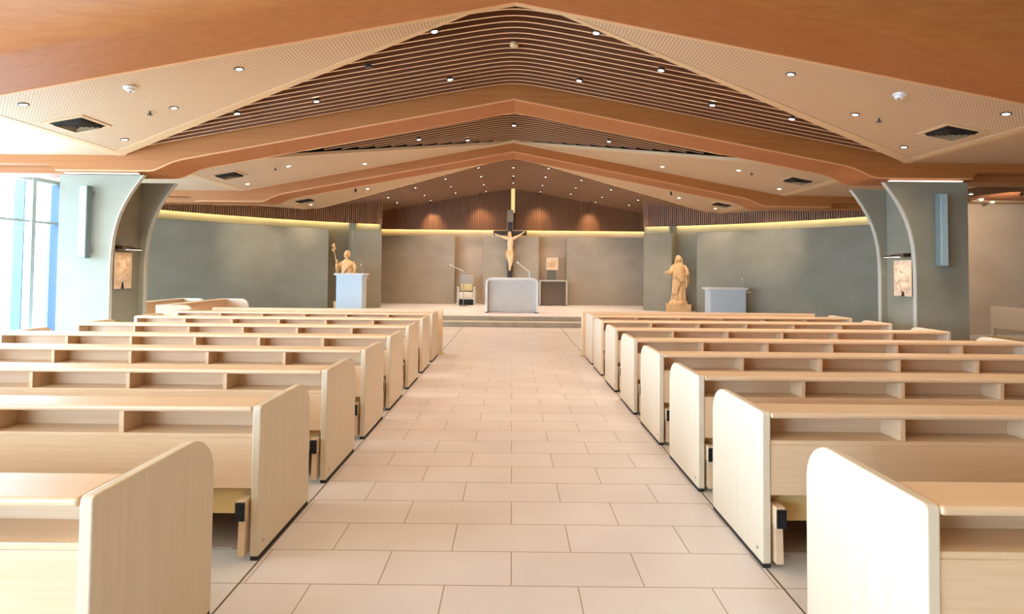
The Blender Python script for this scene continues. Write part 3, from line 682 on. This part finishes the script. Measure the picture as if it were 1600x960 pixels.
# ---------------------------------------------------------------- skinned bodies
def skin(name, joints, edges, m, parent, sub=2):
    me = bpy.data.meshes.new(name); keys = list(joints); idx = {k: i for i, k in enumerate(keys)}
    me.from_pydata([joints[k][0] for k in keys], [(idx[a], idx[b]) for a, b in edges], [])
    o = link(name, me, m, parent); sk = o.modifiers.new('skin', 'SKIN'); sk.use_smooth_shade = True
    d = me.skin_vertices[0].data
    for k in keys:
        r = joints[k][1]; d[idx[k]].radius = (r*1.3, r*1.3) if not isinstance(r, tuple) else (r[0]*1.3, r[1]*1.3)
        d[idx[k]].use_root = (idx[k] == 0)
    sb = o.modifiers.new('sub', 'SUBSURF'); sb.levels = sub; sb.render_levels = sub
    return o

# cross with the carved figure
cr = thing('cross', 'tall dark wooden cross on a grey post behind the altar', 'cross', (-.085, 18.4, ST))
bm = bmesh.new(); box(bm, -.105, .105, .05, .2, 0, 3.19); link('post', bm_done(bm, 'post'), 'concrete', cr)['label'] = 'grey post behind the cross'
bm = bmesh.new(); box(bm, -.082, .078, 0, .06, 0, 2.78); bevel(link('upright', bm_done(bm, 'upright'), 'dark_wood', cr), .004)
bm = bmesh.new(); box(bm, -.56, .55, -.012, .055, 2.335, 2.49); bevel(link('crossbar', bm_done(bm, 'crossbar'), 'dark_wood', cr), .004)
cf = thing('crucifix_figure', 'carved pale wooden figure of a man hanging on the dark cross', 'statue', (-.085, 18.3, 0))
J = {'pelvis': ((0, 0, 2.04), (.085, .06)), 'waist': ((.0, -.01, 2.18), (.066, .05)), 'chest': ((.005, -.02, 2.36), (.095, .062)), 'neckb': ((.005, -.01, 2.49), (.045, .04)), 'neck': ((.0, -.03, 2.55), .032), 'head': ((-.02, -.05, 2.60), .05), 'headt': ((-.025, -.055, 2.675), .05),
     'shL': ((-.11, -.01, 2.475), .042), 'elL': ((-.30, .0, 2.545), .028), 'wrL': ((-.455, .02, 2.60), .02), 'haL': ((-.50, .02, 2.62), .024),
     'shR': ((.12, -.01, 2.475), .042), 'elR': ((.29, .0, 2.575), .028), 'wrR': ((.42, .02, 2.665), .02), 'haR': ((.465, .02, 2.70), .024),
     'hipL': ((-.055, -.01, 1.98), .06), 'knL': ((-.015, -.10, 1.73), .043), 'anL': ((-.012, -.01, 1.47), .025), 'toL': ((-.012, -.06, 1.40), .022),
     'hipR': ((.055, -.01, 1.98), .06), 'knR': ((.055, -.10, 1.74), .043), 'anR': ((.012, -.02, 1.50), .025), 'toR': ((.0, -.075, 1.42), .022)}
E_ = [('pelvis', 'waist'), ('waist', 'chest'), ('chest', 'neckb'), ('neckb', 'neck'), ('neck', 'head'), ('head', 'headt')]
for q in 'LR': E_ += [('chest' if 0 else 'neckb', 'sh'+q), ('sh'+q, 'el'+q), ('el'+q, 'wr'+q), ('wr'+q, 'ha'+q), ('pelvis', 'hip'+q), ('hip'+q, 'kn'+q), ('kn'+q, 'an'+q), ('an'+q, 'to'+q)]
for q, s in (('L', -1), ('R', 1)):
    hp = J['ha'+q][0]
    for k in range(4):
        a = radians(20 + 25*k); J['f%s%d' % (q, k)] = ((hp[0]+s*.03*cos(a-.4), hp[1]-.015, hp[2]+.03*sin(a)), .007); E_.append(('ha'+q, 'f%s%d' % (q, k)))
MT['carved_pale'] = noise_mix(mat('carved_pale_wood', '#E6C7A0', .5), '#DDB98F', '#EBD0AC', (6, 6, 2), 3, 5)
skin('body', J, E_, 'carved_pale', cf)
def drape(bm, c, prof, folds=9, amp=.12, seg=72, ph=0, sx=1, sy=1, swirl=0, lean=None):
    """closed drapery: prof = [(z, rx, ry)], pleats around"""
    R = []
    for i, (z, rx, ry) in enumerate(prof):
        row = []
        cx_, cy_ = (lean(z) if lean else (0, 0))
        for k in range(seg):
            a = 2*pi*k/seg; m = 1 + amp*(sin(folds*a + ph + swirl*z) * .6 + sin(folds*1.7*a - swirl*1.6*z + 1.3)*.4)
            row.append(bm.verts.new((c[0]+cx_+rx*m*cos(a), c[1]+cy_+ry*m*sin(a), c[2]+z)))
        R.append(row)
    for a, b in zip(R, R[1:]):
        for k in range(seg): bm.faces.new((a[k], a[(k+1) % seg], b[(k+1) % seg], b[k]))
    bm.faces.new(R[0][::-1]); bm.faces.new(R[-1])
bm = bmesh.new(); drape(bm, (0, -.01, 0), [(1.90, .085, .075), (1.95, .115, .095), (2.0, .12, .095), (2.05, .115, .09), (2.085, .09, .075)], 9, .12, 48, 0, swirl=30)
drape(bm, (-.10, -.02, 0), [(1.80, .02, .02), (1.85, .035, .03), (1.95, .04, .035), (2.04, .045, .04)], 5, .2, 24, 1, swirl=18)
smooth(link('loincloth', bm_done(bm, 'loincloth'), 'carved', cf), 180)
bm = bmesh.new(); ell(bm, (-.022, -.035, 2.655), (.056, .06, .06), 16, 12); ell(bm, (-.06, -.03, 2.58), (.022, .03, .07), 10, 8); ell(bm, (.025, -.03, 2.58), (.02, .03, .06), 10, 8); ell(bm, (-.02, -.095, 2.565), (.022, .018, .03), 10, 8)
smooth(link('hair', bm_done(bm, 'hair'), 'carved', cf), 180)

def head(bm, c, s, beard=False):
    c = Vector(c)
    def fn(p):
        if p.z < 0: p = Vector((p.x*(1+.35*p.z/s), p.y*(1+.15*p.z/s), p.z))
        return p
    ell(bm, c, (.072*s/.1, .085*s/.1, .105*s/.1), 20, 16, fn)
    ell(bm, c + Vector((0, -.085, -.012))*(s/.1), (.012*s/.1, .02*s/.1, .026*s/.1), 10, 8)          # nose
    for q in (-1, 1):
        ell(bm, c + Vector((q*.028, -.070, .012))*(s/.1), (.013*s/.1, .010*s/.1, .007*s/.1), 8, 6)   # eyes
        ell(bm, c + Vector((q*.030, -.072, .030))*(s/.1), (.018*s/.1, .010*s/.1, .005*s/.1), 8, 6)   # brows
        ell(bm, c + Vector((q*.072, .0, -.005))*(s/.1), (.01*s/.1, .018*s/.1, .026*s/.1), 8, 6)      # ears
    ell(bm, c + Vector((0, -.076, -.050))*(s/.1), (.022*s/.1, .010*s/.1, .007*s/.1), 10, 6)          # mouth
def hand(bm, w, d, n, sc=1.0):
    """palm at w pointing along d, fingers curled; n = palm normal"""
    w, d, n = Vector(w), Vector(d).normalized(), Vector(n).normalized(); sd = d.cross(n).normalized()
    tube(bm, [w, w+d*.02*sc, w+d*.055*sc, w+d*.07*sc], [.016*sc, .024*sc, .026*sc, .020*sc], 10)
    for k, L in enumerate((.045, .052, .048, .036)):
        b = w + d*.062*sc + sd*(k-1.5)*.013*sc; tube(bm, [b, b+d*L*.5*sc-n*.004*sc, b+d*L*.95*sc-n*.016*sc], [.0075*sc, .007*sc, .005*sc], 7)
    b = w + d*.02*sc - sd*.022*sc; tube(bm, [b, b-sd*.02*sc+d*.02*sc, b-sd*.026*sc+d*.042*sc], [.009*sc, .008*sc, .006*sc], 7)

def loft(bm, secs, seg=80):
    """secs: [(z, cx, cy, rx, ry, amp, folds, ph)]"""
    R = []
    for z, cx_, cy_, rx, ry, amp, fo, ph in secs:
        row = []
        for k in range(seg):
            a = 2*pi*k/seg; m = 1 + amp*(.6*sin(fo*a+ph) + .4*sin((fo*2-3)*a-ph*1.4+.7))
            m = 1 + (m-1)*1.7; row.append(bm.verts.new((cx_+rx*m*cos(a), cy_+ry*m*sin(a), z)))
        R.append(row)
    for a, b in zip(R, R[1:]):
        for k in range(seg): bm.faces.new((a[k], a[(k+1) % seg], b[(k+1) % seg], b[k]))
    bm.faces.new(R[0][::-1]); bm.faces.new(R[-1])

def statue(name, label, x, y, kind):
    t = thing(name, label, 'statue', (x, y, ST))
    bm = bmesh.new(); box(bm, -.29, .29, -.24, .24, 0, .215); box(bm, -.31, .31, -.26, .26, .215, .24)
    bevel(link('pedestal', bm_done(bm, 'pedestal'), 'carved', t), .006)
    bm = bmesh.new(); secs = []
    for i in range(7):
        q = i/6; r = .27*(1-.25*q*q); secs.append((.24+.13*q, 0, 0, r, r*.8, .03, 5, i*.3))
    loft(bm, secs, 48); smooth(link('rocky_base', bm_done(bm, 'rocky_base'), 'carved', t), 180)
    # body robe with pleats
    H = 1.63 if kind == 'woman' else 1.68
    bm = bmesh.new(); secs = []
    key = [(.36, .0, .205, .15, .10), (.45, .0, .19, .14, .11), (.60, .01, .175, .13, .11), (.75, .02, .175, .13, .10), (.90, .02, .18, .135, .07), (1.02, .01, .165, .13, .05), (1.15, .0, .165, .125, .04), (1.28, .0, .18, .125, .03), (1.36, .0, .16, .11, .02), (1.41, .0, .09, .075, 0), (1.44, .0, .05, .05, 0)]
    for i in range(61):
        z = .36 + (1.44-.36)*i/60
        for a_, b_ in zip(key, key[1:]):
            if a_[0] <= z <= b_[0]+1e-6:
                q = (z-a_[0])/(b_[0]-a_[0]); v = [a_[j]+(b_[j]-a_[j])*q for j in range(5)]; break
        secs.append((z, v[1], 0, v[2], v[3], v[4], 9, z*2.2))
    loft(bm, secs); smooth(link('robe', bm_done(bm, 'robe'), 'carved', t), 180)
    # mantle: diagonal swag over one shoulder, falling on the other side
    bm = bmesh.new()
    if kind == 'woman':
        for k in range(7):
            a = k/6
            tube(bm, [(-.17+.02*a, -.06, 1.28-.03*a), (-.14+.05*a, -.14-.01*a, 1.08-.05*a), (-.02+.05*a, -.17, .96-.06*a), (.12+.02*a, -.13, 1.02-.1*a), (.19, -.05, 1.1-.13*a)], [.018, .026, .030, .026, .02], 8)
        for k in range(6):
            a = k/5
            tube(bm, [(.15+.04*a, -.10+.1*a, 1.12), (.19+.03*a, -.11+.11*a, .95), (.20+.05*a, -.12+.12*a, .78), (.14+.11*a, -.12+.14*a, .66+.04*a)], [.02, .034, .032, .010], 8)
        for k in range(6):
            a = k/5
            tube(bm, [(-.14+.16*a, -.13, .98-.02*a), (-.16+.13*a, -.15, .80), (-.18+.10*a, -.155, .64), (-.22+.12*a, -.13, .50-.02*a)], [.022, .030, .028, .010], 8)
    else:
        for k in range(8):
            a = k/7
            tube(bm, [(.18-.02*a, -.05, 1.36-.05*a), (.12-.03*a, -.14, 1.27-.05*a), (.0-.02*a, -.17, 1.15-.06*a), (-.12, -.14, 1.02-.07*a), (-.18, -.05, .95-.1*a)], [.018, .024, .028, .026, .02], 8)
        for k in range(7):
            a = k/6
            tube(bm, [(-.15+.05*a, -.13, 1.02), (-.18+.10*a, -.155, .80), (-.2+.13*a, -.15, .58), (-.16+.12*a, -.13, .42)], [.022, .03, .028, .014], 8)
    smooth(link('mantle', bm_done(bm, 'mantle'), 'carved', t), 180)
    # arms in wide sleeves
    bm = bmesh.new()
    if kind == 'woman':
        tube(bm, [(-.13, .0, 1.34), (-.20, -.03, 1.22), (-.25, -.07, 1.13), (-.33, -.14, 1.14)], [.06, .065, .062, .055], 14)
        tube(bm, [(.14, .0, 1.34), (.22, -.02, 1.22), (.25, -.06, 1.10), (.18, -.14, 1.08)], [.06, .062, .058, .045], 14)
        tube(bm, [(.17, .04, 1.3), (.26, .04, 1.1), (.28, .03, .9), (.27, .02, .74)], [.05, .05, .045, .02], 12)
    else:
        tube(bm, [(-.14, .0, 1.34), (-.24, -.02, 1.20), (-.27, -.06, 1.10), (-.25, -.12, 1.22), (-.25, -.13, 1.30)], [.06, .062, .062, .05, .032], 14)
        tube(bm, [(.15, .0, 1.34), (.22, -.02, 1.20), (.24, -.06, 1.05), (.16, -.15, 1.00)], [.06, .062, .058, .045], 14)
    smooth(link('sleeves', bm_done(bm, 'sleeves'), 'carved', t), 180)
    bm = bmesh.new()
    if kind == 'woman': hand(bm, (-.335, -.145, 1.14), (-1, -.35, .05), (0, 0, 1), 1.15); hand(bm, (.18, -.145, 1.08), (-.8, -.4, .25), (0, 1, 0), 1.1)
    else: hand(bm, (-.252, -.13, 1.30), (.05, -.25, .9), (0, 1, 0), 1.1); hand(bm, (.16, -.155, 1.0), (-.9, -.3, .1), (0, 1, 0), 1.1)
    smooth(link('hands', bm_done(bm, 'hands'), 'carved', t), 180)
    hz = 1.53 if kind == 'woman' else 1.575
    bm = bmesh.new(); tube(bm, [(0, 0, 1.38), (0, -.01, hz-.06)], [.05, .042], 12); head(bm, (0, -.02, hz), .098); smooth(link('head', bm_done(bm, 'head'), 'carved', t), 180)
    bm = bmesh.new()
    if kind == 'woman':
        ell(bm, (0, .012, hz+.012), (.086, .088, .108), 22, 14)
        for q in (-1, 1):
            tube(bm, [(q*.06, -.03, hz+.04), (q*.078, -.02, hz-.05), (q*.085, -.03, hz-.14), (q*.075, -.06, hz-.25)], [.025, .03, .034, .012], 10)
        tube(bm, [(0, .05, hz), (0, .07, hz-.12), (0, .07, hz-.26)], [.07, .085, .05], 14)
    else:
        ell(bm, (0, .015, hz+.02), (.086, .086, .100), 22, 14)
        for q in (-1, 1): tube(bm, [(q*.062, -.02, hz+.03), (q*.075, .0, hz-.04), (q*.07, .02, hz-.09)], [.024, .026, .015], 10)
        for k in range(-2, 3): tube(bm, [(k*.018, -.075+.006*abs(k), hz-.05), (k*.017, -.085+.008*abs(k), hz-.09), (k*.010, -.075, hz-.135)], [.018, .018, .006], 8)
        for q in (-1, 1): tube(bm, [(0, -.098, hz-.033), (q*.03, -.085, hz-.045)], [.008, .004], 6)
    smooth(link('hair', bm_done(bm, 'hair'), 'carved', t), 180)
    return t
statue('wooden_statue', 'carved wooden statue of a robed long haired figure reaching out one hand', 4.78, 15.85, 'woman')
sj = statue('wooden_statue', 'carved wooden statue of a bearded robed man behind the left lectern', -4.72, 15.7, 'man')
t = thing('flowering_staff', 'thin carved staff topped with blossoms, held by the left statue', 'staff', (-4.72, 15.7, ST))
bm = bmesh.new(); tube(bm, [(-.20, -.16, .45), (-.245, -.16, 1.28), (-.33, -.16, 1.70)], .011, 8); link('shaft', bm_done(bm, 'shaft'), 'carved', t)
bm = bmesh.new(); random.seed(3)
for k in range(16):
    a = random.uniform(0, 2*pi); z = 1.66+.2*k/16; r = .045*(1-abs(k-7)/12)
    ell(bm, (-.335-.02*(z-1.7)+r*cos(a), -.16+r*sin(a), z), (.024, .022, .026), 8, 6)
smooth(link('blossoms', bm_done(bm, 'blossoms'), 'carved', t), 180)

# accent spots aimed at the walls and statues (fittings hang from the ceiling slats)
def accent(x, y, tx_, ty_, tz_, power, label, size=42, col=(1, .82, .62)):
    t = thing('accent_spotlight', label, 'spotlight', (x, y, zc(x)-.02))
    bm = bmesh.new(); d = (Vector((tx_, ty_, tz_)) - Vector((x, y, zc(x)-.06))).normalized(); tube(bm, [Vector((0, 0, -.04)) - d*.03, Vector((0, 0, -.04)) + d*.04], .026, 12); link('housing', bm_done(bm, 'housing'), 'trim_dark', t)
    bm = bmesh.new(); tube(bm, [(0, 0, .03), (0, 0, -.03)], .008, 8); link('stem', bm_done(bm, 'stem'), 'trim_dark', t)
    l = bpy.data.lights.new('spot', 'SPOT'); l.energy = power; l.spot_size = radians(size); l.spot_blend = .9; l.color = col; l.shadow_soft_size = .03
    o = bpy.data.objects.new('lamp_light', l); COL.objects.link(o); o.parent = t; o.location = Vector((0, 0, -.04)) + d*.06; o.rotation_euler = d.to_track_quat('-Z', 'Y').to_euler()
for x, nm in ((-2.75, 'far left'), (-1.1, 'left of the cross'), (.9, 'right of the cross'), (2.6, 'far right')):
    accent(x, 18.25, x, 18.9, 2.9, 62, 'small spotlight grazing the battened wall over the altar, '+nm, 60, (1, .72, .45))
accent(-5.6, 12.9, -7.0, 14.6, 2.0, 110, 'small spotlight washing the wide left wall panel', 50)
accent(5.6, 12.9, 6.95, 14.6, 2.15, 110, 'small spotlight washing the wide right wall panel', 50)
accent(4.0, 13.9, 4.78, 15.85, 1.2, 60, 'small spotlight lighting the right statue', 30)
accent(-4.0, 13.9, -4.72, 15.7, 1.6, 60, 'small spotlight lighting the left statue', 30)
accent(0, 16.2, 0, 18.3, 2.2, 60, 'small spotlight lighting the cross', 34)
accent(10.2, 11.0, 11.2, 13.1, 1.9, 150, 'small spotlight washing the beige wall at right', 100)
